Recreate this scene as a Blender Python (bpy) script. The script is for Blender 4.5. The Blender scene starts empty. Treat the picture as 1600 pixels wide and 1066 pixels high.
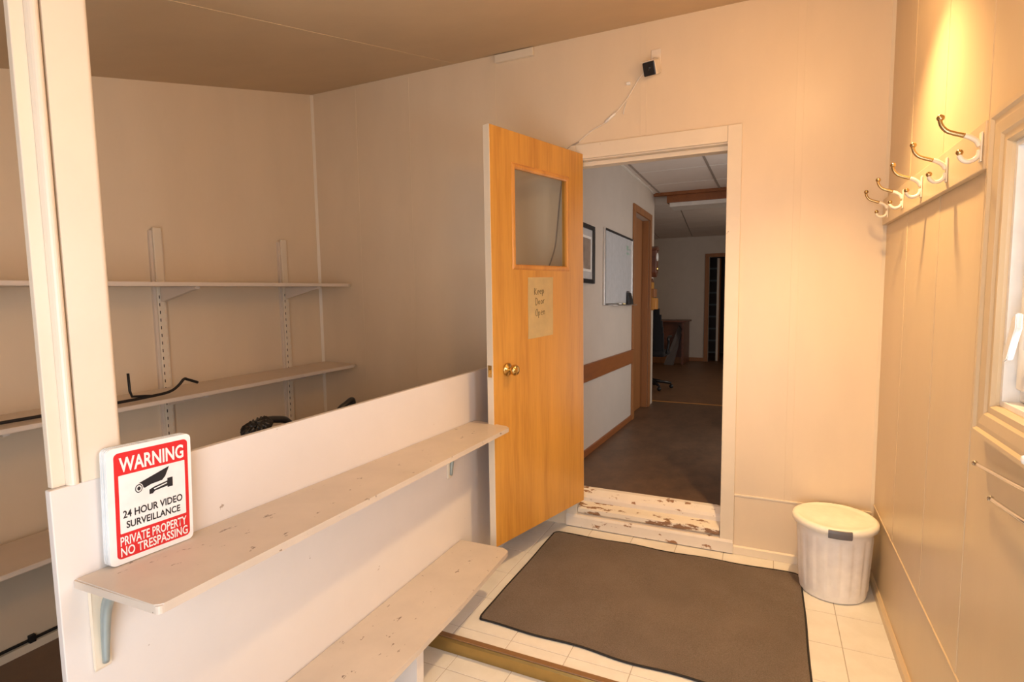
import bpy, bmesh, math, random
from mathutils import Vector, Matrix, noise
random.seed(7)
sc = bpy.context.scene
COL = sc.collection

# ---------------------------------------------------------------- camera
YAW, PIT, ROLL, FPX = .4371, .0896, -.0145, 862.65
fw = Vector((-math.sin(YAW) * math.cos(PIT), math.cos(YAW) * math.cos(PIT), -math.sin(PIT)))
r0 = Vector((math.cos(YAW), math.sin(YAW), 0)); u0 = r0.cross(fw)
rt = r0 * math.cos(ROLL) + u0 * math.sin(ROLL); up = -r0 * math.sin(ROLL) + u0 * math.cos(ROLL)
cam = bpy.data.cameras.new('camera'); cam.sensor_width = 36; cam.lens = FPX / 1600 * 36; cam.clip_start = .02
co = bpy.data.objects.new('camera', cam); COL.objects.link(co)
m = Matrix((rt, up, -fw)).transposed().to_4x4(); m.translation = (0, 0, 1.3805)
co.matrix_world = m; sc.camera = co

# ---------------------------------------------------------------- light
sc.view_settings.view_transform = 'Standard'; sc.view_settings.look = 'None'
sc.view_settings.gamma = 1; sc.view_settings.use_curve_mapping = False
sc.view_settings.exposure = 0.0
w = bpy.data.worlds.new('world'); sc.world = w; w.use_nodes = True
bg = w.node_tree.nodes['Background']; bg.inputs[0].default_value = (.86, .93, 1, 1); bg.inputs[1].default_value = 1.3


def area(name, loc, target, sx, sy, power, color):
    l = bpy.data.lights.new(name, 'AREA'); l.shape = 'RECTANGLE'; l.size = sx; l.size_y = sy
    l.energy = power; l.color = color
    o = bpy.data.objects.new(name, l); COL.objects.link(o); o.location = loc
    o.rotation_euler = (Vector(target) - Vector(loc)).to_track_quat('-Z', 'Y').to_euler()
    return o


# fill lights added to brighten hall and far room, behind made-up wall openings
area('hall_fill_light', (.34, 4.46, 1.20), (-1.2, 4.6, 1.35), .8, 1.7, 6.5, (1, .82, .68))
area('far_room_fill_light', (1.78, 7.55, 1.55), (-1.8, 7.0, 1.0), 1.2, 1.2, 22, (1, .80, .60))
# daylight entering through the side window and the open entrance doorway behind the camera
area('window_daylight', (.64, 1.17, 1.40), (-1.3, 1.9, .75), .56, .80, 19, (.96, .94, 1))
area('doorway_daylight', (-.25, -.62, 1.0), (-1.35, 2.6, 1.05), .9, 1.7, 27, (.86, .92, 1))

# ---------------------------------------------------------------- materials
def new_mat(name):
    mt = bpy.data.materials.new(name); mt.use_nodes = True
    nt = mt.node_tree; b = nt.nodes['Principled BSDF']
    return mt, nt, b


def N(nt, t, **kw):
    n = nt.nodes.new(t)
    for k, v in kw.items(): setattr(n, k, v)
    return n


def coords(nt, scale=(1, 1, 1)):
    tc = N(nt, 'ShaderNodeTexCoord'); mp = N(nt, 'ShaderNodeMapping')
    mp.inputs['Scale'].default_value = scale
    nt.links.new(tc.outputs['Object'], mp.inputs[0]); return mp.outputs[0]


def ramp(nt, fac, stops):
    r = N(nt, 'ShaderNodeValToRGB'); e = r.color_ramp.elements
    while len(e) < len(stops): e.new(.5)
    for q, (p, c) in zip(e, stops): q.position = p; q.color = (*c, 1) if len(c) == 3 else c
    nt.links.new(fac, r.inputs[0]); return r.outputs[0]


def bump(nt, b, height, s=.1, d=.01):
    bp = N(nt, 'ShaderNodeBump'); bp.inputs['Strength'].default_value = s; bp.inputs['Distance'].default_value = d
    nt.links.new(height, bp.inputs['Height']); nt.links.new(bp.outputs[0], b.inputs['Normal'])


def noise_fac(nt, scale, detail=4, sc3=(1, 1, 1), rough=.6):
    n = N(nt, 'ShaderNodeTexNoise'); n.inputs['Scale'].default_value = scale
    n.inputs['Detail'].default_value = detail; n.inputs['Roughness'].default_value = rough
    nt.links.new(coords(nt, sc3), n.inputs['Vector']); return n.outputs['Fac']


def paint(name, col, rough=.45, var=.06, sc3=(1, 1, 1), chips=None, chip_at=.70, chip_scale=14, bs=.05, chip_sc3=(1, 1, 1)):
    """painted surface: slight mottling, optional chips of another colour"""
    mt, nt, b = new_mat(name)
    f = noise_fac(nt, 5, 5, sc3)
    c = ramp(nt, f, [(.3, tuple(x * (1 - var) for x in col)), (.7, tuple(min(1, x * (1 + var)) for x in col))])
    if chips:
        g = noise_fac(nt, chip_scale, 6, chip_sc3, .65)
        k = ramp(nt, g, [(chip_at, (0, 0, 0)), (chip_at + .025, (1, 1, 1))])
        mx = N(nt, 'ShaderNodeMix', data_type='RGBA')
        nt.links.new(k, mx.inputs[0]); nt.links.new(c, mx.inputs[6]); mx.inputs[7].default_value = (*chips, 1)
        c = mx.outputs[2]
    nt.links.new(c, b.inputs['Base Color']); b.inputs['Roughness'].default_value = rough
    bump(nt, b, noise_fac(nt, 60, 3, sc3), bs, .004)
    return mt


def plain(name, col, rough=.5, metal=0, **kw):
    mt, nt, b = new_mat(name)
    f = noise_fac(nt, 18, 3)
    c = ramp(nt, f, [(.3, tuple(x * .94 for x in col)), (.7, tuple(min(1, x * 1.05) for x in col))])
    nt.links.new(c, b.inputs['Base Color']); b.inputs['Roughness'].default_value = rough; b.inputs['Metallic'].default_value = metal
    for k, v in kw.items(): b.inputs[k].default_value = v
    return mt


def wood(name, c1, c2, rough=.35, axis='Z', scale=9, bs=.05):
    mt, nt, b = new_mat(name)
    st = {'X': (.08, 1, 1), 'Y': (1, .08, 1), 'Z': (1, 1, .06)}[axis]
    f1 = noise_fac(nt, scale, 5, st, .6); f2 = noise_fac(nt, scale * 9, 3, st, .5)
    mth = N(nt, 'ShaderNodeMath', operation='MULTIPLY_ADD'); mth.inputs[1].default_value = .35
    nt.links.new(f2, mth.inputs[0]); nt.links.new(f1, mth.inputs[2])
    c = ramp(nt, mth.outputs[0], [(.45, c2), (.68, c1), (.9, tuple(min(1, x * 1.12) for x in c1))])
    nt.links.new(c, b.inputs['Base Color']); b.inputs['Roughness'].default_value = rough
    bump(nt, b, f2, bs, .002); return mt


M = {}
CREAM = (.78, .63, .455)
M['wall'] = paint('wall_paint', CREAM, .38, .025, (1, 1, .35))
M['wall_gloss'] = paint('wall_gloss_paint', (.62, .475, .295), .30, .03, (1, 1, .3))
M['ceiling'] = paint('ceiling_paint', (.60, .45, .28), .6, .03)
M['half'] = paint('half_wall_paint', (.76, .70, .655), .42, .02, chips=(.42, .34, .28), chip_at=.70, chip_scale=16)
M['trim'] = paint('trim_paint', (.79, .68, .53), .4, .03, chips=(.33, .22, .13), chip_at=.735, chip_scale=22)
M['post'] = paint('post_paint', (.78, .67, .54), .35, .03, chips=(.60, .50, .40), chip_at=.74, chip_scale=20)
M['bench'] = paint('bench_paint', (.60, .51, .425), .42, .07, chips=(.22, .16, .12), chip_at=.655, chip_scale=24, chip_sc3=(1.6, .8, 1))
M['sill'] = paint('worn_sill_paint', (.80, .71, .60), .5, .05, chips=(.30, .15, .07), chip_at=.60, chip_scale=14, chip_sc3=(.7, 1.6, 1.6))
M['tread'] = paint('flaking_tread_paint', (.78, .69, .56), .5, .06, chips=(.27, .14, .065), chip_at=.545, chip_scale=16, chip_sc3=(.45, 1.5, 1.5))
M['alcove_shelf'] = paint('alcove_shelf_paint', (.74, .62, .51), .45, .04)
M['oak'] = wood('oak_veneer', (.60, .29, .05), (.46, .195, .03), .33, 'Z', 11)
M['oak_trim'] = wood('oak_trim', (.62, .28, .055), (.48, .19, .035), .35, 'Z', 11)
M['hall_wood'] = wood('hall_wood', (.32, .125, .034), (.22, .08, .02), .45, 'Z', 8)
M['rail_wood'] = wood('rail_wood', (.30, .10, .026), (.21, .065, .016), .4, 'Y', 8)
M['dark_wood'] = wood('dark_red_wood', (.16, .055, .028), (.09, .03, .016), .4, 'X', 8)
M['hall_wall'] = paint('hall_wall_paint', (.60, .52, .445), .6, .03)
M['hall_ceiling'] = paint('hall_ceiling_tile', (.72, .62, .54), .85, .03)
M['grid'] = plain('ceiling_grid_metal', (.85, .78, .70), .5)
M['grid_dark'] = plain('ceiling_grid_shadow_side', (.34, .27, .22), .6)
M['white'] = plain('white_vinyl', (.84, .82, .78), .35)
M['bin'] = plain('white_plastic', (.92, .87, .81), .35, 0, **{'Subsurface Weight': .0})
M['lid'] = plain('white_lid_plastic', (.93, .89, .78), .32)
M['grey_plastic'] = plain('grey_plastic', (.15, .14, .15), .4)
M['black'] = plain('black_plastic', (.012, .012, .014), .35)
M['black_fabric'] = plain('black_fabric', (.015, .015, .018), .9)
M['bag'] = plain('black_bag_film', (.022, .021, .022), .28)
M['iron'] = plain('black_iron', (.03, .028, .028), .5, .6)
M['chrome'] = plain('chrome', (.75, .72, .68), .15, 1)
M['alu'] = plain('aluminium', (.70, .70, .70), .3, 1)
M['brass'] = plain('brass', (.66, .44, .16), .2, 1)
M['hook_brass'] = plain('hook_brass', (.52, .36, .17), .22, 1)
M['hook_paint'] = plain('hook_paint', (.80, .70, .56), .3)
M['gold'] = plain('gold_nosing', (.40, .27, .09), .36, .75)
M['nosing_brown'] = plain('nosing_top', (.23, .12, .05), .5)
M['steel'] = plain('bluish_steel', (.36, .42, .42), .4, .5)
M['paper'] = plain('note_paper', (.92, .74, .38), .7)
M['ink'] = plain('pencil_ink', (.10, .06, .02), .8)
M['sign_white'] = plain('sign_white', (.87, .86, .84), .35)
M['sign_edge'] = paint('stacked_sheet_edges', (.74, .76, .77), .5, .2, (1, 60, 1))
M['sign_red'] = plain('sign_red', (.68, .022, .026), .35)
M['sign_black'] = plain('sign_black', (.015, .015, .02), .4)
M['board_white'] = plain('whiteboard_face', (.60, .60, .61), .25)
M['green'] = plain('green_marker', (.18, .42, .26), .6)
M['picture'] = paint('picture_print', (.30, .24, .20), .5, .5)
M['diffuser'] = plain('light_diffuser', (.72, .66, .58), .4)
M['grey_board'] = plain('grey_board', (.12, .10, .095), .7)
M['slot'] = plain('slot_hole', (.03, .02, .015), .9)
M['brown_floor'] = paint('alcove_floor', (.20, .13, .085), .7, .12)
M['tile_base'] = plain('tile_joint', (.47, .41, .35), .7)
M['ladder'] = plain('ladder_metal', (.20, .22, .23), .6, .2)
M['cord'] = plain('white_cord', (.82, .72, .60), .5)
M['cord_grey'] = plain('grey_cord', (.42, .34, .28), .6)


def tile_mat():
    mt, nt, b = new_mat('vinyl_tile')
    f = noise_fac(nt, 9, 4); g = noise_fac(nt, 120, 2)
    c = ramp(nt, f, [(.3, (.75, .71, .65)), (.7, (.83, .80, .75))])
    k = ramp(nt, noise_fac(nt, 34, 2), [(.79, (0, 0, 0)), (.81, (1, 1, 1))])
    mx = N(nt, 'ShaderNodeMix', data_type='RGBA'); nt.links.new(k, mx.inputs[0]); nt.links.new(c, mx.inputs[6])
    mx.inputs[7].default_value = (.30, .24, .2, 1)
    nt.links.new(mx.outputs[2], b.inputs['Base Color']); b.inputs['Roughness'].default_value = .33
    bump(nt, b, g, .12, .002); return mt


M['tile'] = tile_mat()


def mat_carpet():
    mt, nt, b = new_mat('grey_brown_mat')
    f = noise_fac(nt, 260, 3, (1, 1, 1), .8); g = noise_fac(nt, 4, 4)
    mth = N(nt, 'ShaderNodeMath', operation='MULTIPLY_ADD'); mth.inputs[1].default_value = .35
    nt.links.new(g, mth.inputs[0]); nt.links.new(f, mth.inputs[2])
    c = ramp(nt, mth.outputs[0], [(.4, (.20, .155, .125)), (.95, (.46, .37, .31))])
    nt.links.new(c, b.inputs['Base Color']); b.inputs['Roughness'].default_value = .95
    bump(nt, b, f, .5, .006); return mt


M['carpet'] = mat_carpet()
M['mat_edge'] = plain('mat_binding', (.016, .012, .010), .8)


def hall_floor_mat(name, a, b2):
    mt, nt, b = new_mat(name)
    f = noise_fac(nt, 7, 7, (1, .6, 1), .75)
    c = ramp(nt, f, [(.3, a), (.72, b2)])
    nt.links.new(c, b.inputs['Base Color']); b.inputs['Roughness'].default_value = .45; return mt


M['hall_floor'] = hall_floor_mat('hall_floor', (.075, .043, .026), (.175, .10, .056))
M['far_floor'] = hall_floor_mat('far_floor', (.13, .065, .03), (.22, .11, .05))


def glass_mat():
    mt, nt, b = new_mat('clear_glass')
    out = nt.nodes['Material Output']; nt.nodes.remove(b)
    t = N(nt, 'ShaderNodeBsdfTransparent'); g = N(nt, 'ShaderNodeBsdfGlossy'); g.inputs['Roughness'].default_value = .02
    t.inputs[0].default_value = (.93, .95, .95, 1)
    lw = N(nt, 'ShaderNodeLayerWeight'); lw.inputs[0].default_value = .3
    pw = N(nt, 'ShaderNodeMath', operation='POWER'); pw.inputs[1].default_value = 4; nt.links.new(lw.outputs['Facing'], pw.inputs[0])
    fr = N(nt, 'ShaderNodeMath', operation='MULTIPLY_ADD'); fr.inputs[1].default_value = .5; fr.inputs[2].default_value = .03; nt.links.new(pw.outputs[0], fr.inputs[0])
    mx = N(nt, 'ShaderNodeMixShader')
    nt.links.new(fr.outputs[0], mx.inputs[0]); nt.links.new(t.outputs[0], mx.inputs[1]); nt.links.new(g.outputs[0], mx.inputs[2])
    nt.links.new(mx.outputs[0], out.inputs[0]); return mt


M['glass'] = glass_mat()

# ---------------------------------------------------------------- builders
XF = Matrix.Identity(4)
PM = {}


def tag(o, label=None, cat=None, group=None, kind=None):
    if label: o['label'] = label
    if cat: o['category'] = cat
    if group: o['group'] = group
    if kind: o['kind'] = kind
    return o


def thing(name, loc, label, cat, group=None, kind=None, rz=0):
    o = bpy.data.objects.new(name, None); COL.objects.link(o); o.empty_display_size = .05
    mw = XF @ (Matrix.Translation(loc) @ Matrix.Rotation(rz, 4, 'Z'))
    o.matrix_world = mw; PM[o] = mw
    return tag(o, label, cat, group, kind)


def fin(name, bm, mat, parent=None, smooth=False, xf=None):
    """link a bmesh (given in room coordinates) as one object"""
    bm.transform(XF if xf is None else xf)
    bmesh.ops.recalc_face_normals(bm, faces=bm.faces[:])
    vs = [v.co for v in bm.verts]
    lo = Vector([min(v[i] for v in vs) for i in range(3)]); hi = Vector([max(v[i] for v in vs) for i in range(3)])
    mw = Matrix.Translation(((lo.x + hi.x) / 2, (lo.y + hi.y) / 2, lo.z))
    bm.transform(mw.inverted())
    me = bpy.data.meshes.new(name); bm.to_mesh(me); bm.free()
    me.materials.append(M[mat] if isinstance(mat, str) else mat)
    if smooth:
        for p in me.polygons: p.use_smooth = True
    o = bpy.data.objects.new(name, me); COL.objects.link(o)
    if parent is not None:
        o.parent = parent; o.matrix_basis = PM[parent].inverted() @ mw
    else:
        o.matrix_world = mw
    PM[o] = mw
    return o


def box_bm(x0, x1, y0, y1, z0, z1, bev=0, seg=2, bm=None):
    b = bmesh.new() if bm is None else bm
    r = bmesh.ops.create_cube(b, size=1)
    for v in r['verts']:
        v.co = Vector(((x0 + x1) / 2 + v.co.x * (x1 - x0), (y0 + y1) / 2 + v.co.y * (y1 - y0), (z0 + z1) / 2 + v.co.z * (z1 - z0)))
    if bev:
        es = list({e for v in r['verts'] for e in v.link_edges})
        bmesh.ops.bevel(b, geom=es, offset=bev, segments=seg, affect='EDGES', profile=.5)
    return b


def box(name, x0, x1, y0, y1, z0, z1, mat, parent=None, bev=0, seg=2):
    return fin(name, box_bm(x0, x1, y0, y1, z0, z1, bev, seg), mat, parent)


def prism_bm(pts, d, bm=None, bev=0):
    """polygon pts (3d) extruded by vector d"""
    b = bmesh.new() if bm is None else bm
    d = Vector(d)
    a = [b.verts.new(p) for p in pts]; c = [b.verts.new(Vector(p) + d) for p in pts]
    n = len(a); fs = [b.faces.new(a), b.faces.new(c[::-1])]
    for i in range(n): fs.append(b.faces.new((a[i], c[i], c[(i + 1) % n], a[(i + 1) % n])))
    if bev:
        es = list({e for f in fs for e in f.edges})
        bmesh.ops.bevel(b, geom=es, offset=bev, segments=2, affect='EDGES')
    return b


def prism(name, pts, d, mat, parent=None, bev=0, smooth=False):
    return fin(name, prism_bm(pts, d, None, bev), mat, parent, smooth)


def spline(pts, n=6):
    pts = [Vector(p) for p in pts]; out = []
    for i in range(len(pts) - 1):
        p0 = pts[max(i - 1, 0)]; p1 = pts[i]; p2 = pts[i + 1]; p3 = pts[min(i + 2, len(pts) - 1)]
        for k in range(n):
            t = k / n
            out.append(.5 * ((2 * p1) + (p2 - p0) * t + (2 * p0 - 5 * p1 + 4 * p2 - p3) * t * t + (3 * p1 - p0 - 3 * p2 + p3) * t ** 3))
    out.append(pts[-1]); return out


def tube_bm(pts, r, seg=8, bm=None):
    """round tube along pts; r a number or a list of radii"""
    b = bmesh.new() if bm is None else bm
    pts = [Vector(p) for p in pts]; n = len(pts)
    rs = r if isinstance(r, (list, tuple)) else [r] * n
    rings = []; prev = None
    for i, p in enumerate(pts):
        t = (pts[min(i + 1, n - 1)] - pts[max(i - 1, 0)]).normalized()
        if prev is None:
            a = t.orthogonal().normalized()
        else:
            a = (prev - t * prev.dot(t)).normalized()
        prev = a; c = t.cross(a)
        rings.append([b.verts.new(p + (a * math.cos(k * 2 * math.pi / seg) + c * math.sin(k * 2 * math.pi / seg)) * rs[i]) for k in range(seg)])
    for i in range(n - 1):
        for k in range(seg):
            b.faces.new((rings[i][k], rings[i][(k + 1) % seg], rings[i + 1][(k + 1) % seg], rings[i + 1][k]))
    b.faces.new(rings[0][::-1]); b.faces.new(rings[-1])
    return b


def tube(name, pts, r, mat, parent=None, seg=8):
    return fin(name, tube_bm(pts, r, seg), mat, parent, True)


def ball(name, c, r, mat, parent=None, sc3=(1, 1, 1)):
    b = bmesh.new(); bmesh.ops.create_uvsphere(b, u_segments=14, v_segments=10, radius=r)
    for v in b.verts: v.co = Vector(c) + Vector((v.co.x * sc3[0], v.co.y * sc3[1], v.co.z * sc3[2]))
    return fin(name, b, mat, parent, True)


def lathe_bm(prof, c, axis=(0, 0, 1), seg=40, rad=None):
    """profile (r, h) turned about axis through c"""
    b = bmesh.new(); q = Vector((0, 0, 1)).rotation_difference(Vector(axis)).to_matrix(); rings = []
    for i, (r, h) in enumerate(prof):
        rings.append([b.verts.new(Vector(c) + q @ Vector(((rad(r, h, k / seg) if rad else r) * math.cos(2 * math.pi * k / seg), (rad(r, h, k / seg) if rad else r) * math.sin(2 * math.pi * k / seg), h))) for k in range(seg)])
    for i in range(len(rings) - 1):
        for k in range(seg): b.faces.new((rings[i][k], rings[i][(k + 1) % seg], rings[i + 1][(k + 1) % seg], rings[i + 1][k]))
    b.faces.new(rings[0][::-1]); b.faces.new(rings[-1]); return b


def copy_tree(o, dv):
    c = o.copy(); COL.objects.link(c); c.location = o.location + Vector(dv)
    for ch in list(o.children):
        d = ch.copy(); COL.objects.link(d); d.parent = c
        for g in list(ch.children):
            e = g.copy(); COL.objects.link(e); e.parent = d
    return c


def text_bm(body, size, origin, ux, uy, thick=.0006, bold=0, sx=1.0, width=None, align='LEFT'):
    cu = bpy.data.curves.new('t', 'FONT'); cu.body = body; cu.size = size; cu.offset = bold; cu.align_x = align; cu.resolution_u = 3
    ob = bpy.data.objects.new('t', cu); COL.objects.link(ob)
    dg = bpy.context.evaluated_depsgraph_get(); me = bpy.data.meshes.new_from_object(ob.evaluated_get(dg))
    b = bmesh.new(); b.from_mesh(me)
    bpy.data.objects.remove(ob); bpy.data.curves.remove(cu); bpy.data.meshes.remove(me)
    xs = [v.co.x for v in b.verts]; lo, hi = min(xs), max(xs)
    k = width / (hi - lo) if width else sx
    ux, uy = Vector(ux), Vector(uy); nn = ux.cross(uy)
    for v in b.verts:
        x = (v.co.x - (lo if width else 0)) * k
        v.co = Vector(origin) + ux * x + uy * v.co.y + nn * thick
    return b


XL, XR, XH, D = -2.901, .467, -1.286, 3.0
LOWZ = -.063


def ceil_z(y): return 2.75 - .243 * (D - y)


# ---------------------------------------------------------------- structure: vestibule shell
S = 'structure'
# floors
fl = tag(box('floor', XH - .01, XR, 1.80, D + .03, -.055, -.0015, 'tile_base'), 'raised cream tiled vestibule floor in front of the inner doorway', 'floor', kind=S)
lowf = tag(box('floor_entry', XH - .01, XR, -.55, 1.80, LOWZ - .06, LOWZ - .0015, 'tile_base'), 'lower tiled entry floor below the gold step edge', 'floor', kind=S)
alf = tag(box('floor_alcove', XL, XH - .02, -.55, D, -.22, -.155, 'brown_floor'), 'brown storage alcove floor behind the half wall', 'floor', kind=S)
TP = .2365
tile_me = {}


def tiles(parent, x0, x1, y0, y1, z, ox, oy):
    i0 = math.floor((x0 - ox) / TP); j0 = math.floor((y0 - oy) / TP)
    i = i0
    while ox + i * TP < x1:
        j = j0
        while oy + j * TP < y1:
            a0, a1 = max(x0, ox + i * TP + .0016), min(x1, ox + (i + 1) * TP - .0016)
            b0, b1 = max(y0, oy + j * TP + .0016), min(y1, oy + (j + 1) * TP - .0016)
            if a1 - a0 > .01 and b1 - b0 > .01:
                key = (round(a1 - a0, 4), round(b1 - b0, 4))
                if key not in tile_me:
                    b = box_bm(-(a1 - a0) / 2, (a1 - a0) / 2, -(b1 - b0) / 2, (b1 - b0) / 2, -.003, 0, .0008, 1)
                    me = bpy.data.meshes.new('floor_tile'); b.to_mesh(me); b.free(); me.materials.append(M['tile']); tile_me[key] = me
                o = bpy.data.objects.new('floor_tile', tile_me[key]); COL.objects.link(o); o.parent = parent
                o.matrix_basis = PM[parent].inverted() @ Matrix.Translation(((a0 + a1) / 2, (b0 + b1) / 2, z))
            j += 1
        i += 1


tiles(fl, XH, XR, 1.803, D, 0, -1.134, 2.108)
tiles(lowf, XH, XR, -.5, 1.797, LOWZ, -1.095, 1.70)
# gold stair nosing
ns = thing('step_nosing', (-.4, 1.79, LOWZ), 'gold metal edging strip on the small floor step', 'step edging')
prism('nosing_face', [(XH, 1.797, LOWZ + .001), (XH, 1.788, LOWZ + .001), (XH, 1.782, -.012), (XH, 1.786, -.002), (XH, 1.797, .0)], (XR - XH - .001, 0, 0), 'gold', ns)
prism('nosing_top', [(XH, 1.787, -.0005), (XH, 1.789, .003), (XH, 1.812, .003), (XH, 1.812, .0005)], (XR - XH - .001, 0, 0), 'nosing_brown', ns)

# back wall with door opening
OL, OR, OT = -.99, -.208, 2.10
WT = .06


def wall_with_hole(name, plane, a0, a1, z0, z1, h0, h1, hz0, hz1, t0, t1, mat, label, ztop=None):
    """plane 'Y': a = x ; plane 'X': a = y"""
    b = bmesh.new()

    def bx(p0, p1, q0, q1):
        if p1 - p0 < 1e-4 or q1 - q0 < 1e-4: return
        if plane == 'Y': box_bm(p0, p1, t0, t1, q0, q1, bm=b)
        else: box_bm(t0, t1, p0, p1, q0, q1, bm=b)
    bx(a0, h0, z0, z1); bx(h1, a1, z0, z1); bx(h0, h1, z0, hz0); bx(h0, h1, hz1, z1)
    return tag(fin(name, b, mat), label, 'wall', kind=S)


wb = wall_with_hole('wall_back', 'Y', XL - .1, XR + .1, -.25, 2.76, OL, OR, .082, OT, D, D + WT, 'wall', 'cream panelled back wall around the inner doorway')
wl = tag(box('wall_left', XL - .1, XL, -.6, D, -.25, 2.76, 'wall'), 'cream left wall of the storage alcove', 'wall', kind=S)
WY0, WY1, WZ0, WZ1 = .66, 1.552, 1.112, 1.684
wr = wall_with_hole('wall_right', 'X', -.6, D, -.25, 2.76, WY0, WY1, WZ0, WZ1, XR, XR + .09, 'wall_gloss', 'glossy tan panelled right wall with window and coat hooks')
wf = wall_with_hole('wall_front', 'Y', XL - .1, XR + .1, -.25, 2.3, -.75, .22, LOWZ, 1.80, -.60, -.55, 'wall', 'cream front wall around the entrance doorway')
b = prism_bm([(XL - .1, -.6, ceil_z(-.6)), (XL - .1, D, ceil_z(D)), (XL - .1, D, ceil_z(D) + .1), (XL - .1, -.6, ceil_z(-.6) + .1)], (XR - XL + .2, 0, 0))
cl_ = tag(fin('ceiling', b, 'ceiling'), 'tan painted ceiling sloping down towards the entrance', 'ceiling', kind=S)
fin('joint_strip', prism_bm([(-1.772, -.5, ceil_z(-.5) + .001), (-1.748, -.5, ceil_z(-.5) + .001), (-1.748, -.5, ceil_z(-.5) - .0015), (-1.772, -.5, ceil_z(-.5) - .0015)], (0, 3.48, .243 * 3.48)), 'ceiling', cl_)
# corner beads and mouldings of the walls (children of the walls)
prism('corner_bead', [(XL, D, -.15), (XL + .014, D, -.15), (XL, D - .014, -.15)], (0, 0, ceil_z(D) + .15 - .005), 'trim', wb)
prism('corner_bead', [(XR, D, .02), (XR - .012, D, .02), (XR, D - .012, .02)], (0, 0, ceil_z(D) - .03), 'trim', wb)
for x in (-2.535, -2.11, -1.50, -.625, .105):
    z0, z1 = (.05, 2.735) if (x < OL - .1 or x > OR + .1) else (2.185, 2.735)
    box('panel_joint_strip', x - .016, x + .016, D - .0015, D + .001, z0, z1, 'wall', wb, .0006, 1)
box('panel_moulding', -.142, XR - .004, D - .006, D + .001, .309, .319, 'trim', wb, .002)
box('lower_wall_panel', -.140, XR - .004, D - .003, D + .001, .046, .309, 'wall', wb)
for y in (2.583, 2.14, 1.745):
    box('panel_joint_strip', XR - .0016, XR + .001, y - .021, y + .021, .362, ceil_z(y) - .01, 'wall_gloss', wr, .0007, 1)
prism('panel_moulding', [(XR, -.5, .353), (XR - .0035, -.5, .355), (XR - .0035, -.5, .359), (XR, -.5, .361)], (0, D + .5 - .004, 0), 'wall_gloss', wr)
# ceiling trim block
tag(box('trim_1', -1.478, -1.237, D - .022, D - .0005, 2.698, 2.742, 'trim', None, .002), 'small cream wooden block under the ceiling line of the back wall', 'trim block', kind=S)
tag(prism('baseboard_back', [(-.142, D, .001), (-.142, D - .012, .001), (-.142, D - .012, .040), (-.142, D - .004, .046), (-.142, D, .046)], (XR + .142 - .003, 0, 0), 'trim'), 'low cream baseboard on the back wall behind the bin', 'baseboard', kind=S)
tag(prism('baseboard_right', [(XR, 1.815, .001), (XR - .014, 1.815, .001), (XR - .014, 1.815, .034), (XR - .004, 1.815, .044), (XR, 1.815, .044)], (0, D - 1.815 - .014, 0), 'wall_gloss'), 'low tan baseboard along the right wall', 'baseboard', kind=S)

# half wall and its post
hw = tag(box('wall_partition', XH - .018, XH, .575, D - .002, -.155, .998, 'half', None, .002), 'thin cream half wall carrying the long painted shelf and bench', 'half wall', kind=S)
pst = thing('partition_post', (XH, .645, .999), 'cream painted post standing on the near end of the half wall', 'post', kind=S)
PZ = ceil_z(.573) - .006
box('back_board', XH - .026, XH - .010, .584, .714, .9985, PZ, 'post', pst, .002)
b = prism_bm([(XH - .0095, .608, .9985)] + [(XH - .0095 + .016 * math.sin(a), .619 - .011 * math.cos(a), .9985) for a in [k * math.pi / 10 for k in range(1, 10)]] + [(XH - .0095, .630, .9985)], (0, 0, PZ - 1.0))
fin('bead_moulding', b, 'post', pst)
b = prism_bm([(XH - .0095, .632, .9985), (XH + .002, .632, .9985), (XH + .002, .699, .9985)] + [(XH - .010 + .012 * math.cos(a), .704 + .012 * math.sin(a), .9985) for a in [k * math.pi / 12 for k in range(0, 7)]] + [(XH - .012, .716, .9985)], (0, 0, PZ - 1.0))
fin('face_board', b, 'post', pst)

# door frame of the inner doorway
df = thing('door_frame', (-.6, D, 0), 'cream painted casing around the inner doorway', 'door frame', kind=S)
CW = .066
box('casing', OR, OR + CW, D - .016, D - .0005, .003, OT + CW + .012, 'trim', df, .002)
box('casing', OL - CW, OL, D - .016, D - .0005, .003, OT + CW + .012, 'trim', df, .002)
box('head_casing', OL + .0005, OR - .0005, D - .016, D - .0005, OT, OT + CW + .012, 'trim', df, .002)
box('jamb', OR - .001, OR + .018, D + .0005, D + WT + .05, .0, OT + .018, 'trim', df)
box('jamb', OL - .018, OL + .001, D + .0005, D + WT + .05, .0, OT + .018, 'trim', df)
box('head_jamb', OL + .0015, OR - .0015, D + .0005, D + WT + .05, OT - .006, OT + .018, 'trim', df)
box('door_stop', OL + .002, OR - .002, D + .040, D + WT + .048, OT - .030, OT - .0065, 'trim', df, .002)
sl = thing('door_sill', (-.6, D, 0), 'worn stepped sill with flaking cream paint below the doorway', 'door sill', kind=S)
prism('riser_board', [(OL - CW, D - .016, .003), (OL - CW, D - .022, .006), (OL - CW, D - .024, .062), (OL - CW, D - .018, .074), (OL - CW, D + .002, .080), (OL - CW, D + .002, .003)], (OR - OL + 2 * CW - .002, 0, 0), 'sill', sl)
prism('tread_board', [(OL + .003, D - .010, .088), (OL + .003, D - .014, .094), (OL + .003, D - .012, .116), (OL + .003, D + .0, .124), (OL + .003, D + .045, .140), (OL + .003, D + .045, .084)], (OR - OL - .006, 0, 0), 'tread', sl)
prism('threshold_board', [(OL + .003, D + .0455, .084), (OL + .003, D + .0455, .162), (OL + .003, D + .054, .178), (OL + .003, D + .085, .204), (OL + .003, D + .11, .207), (OL + .003, D + .11, .084)], (OR - OL - .006, 0, 0), 'sill', sl)

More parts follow.
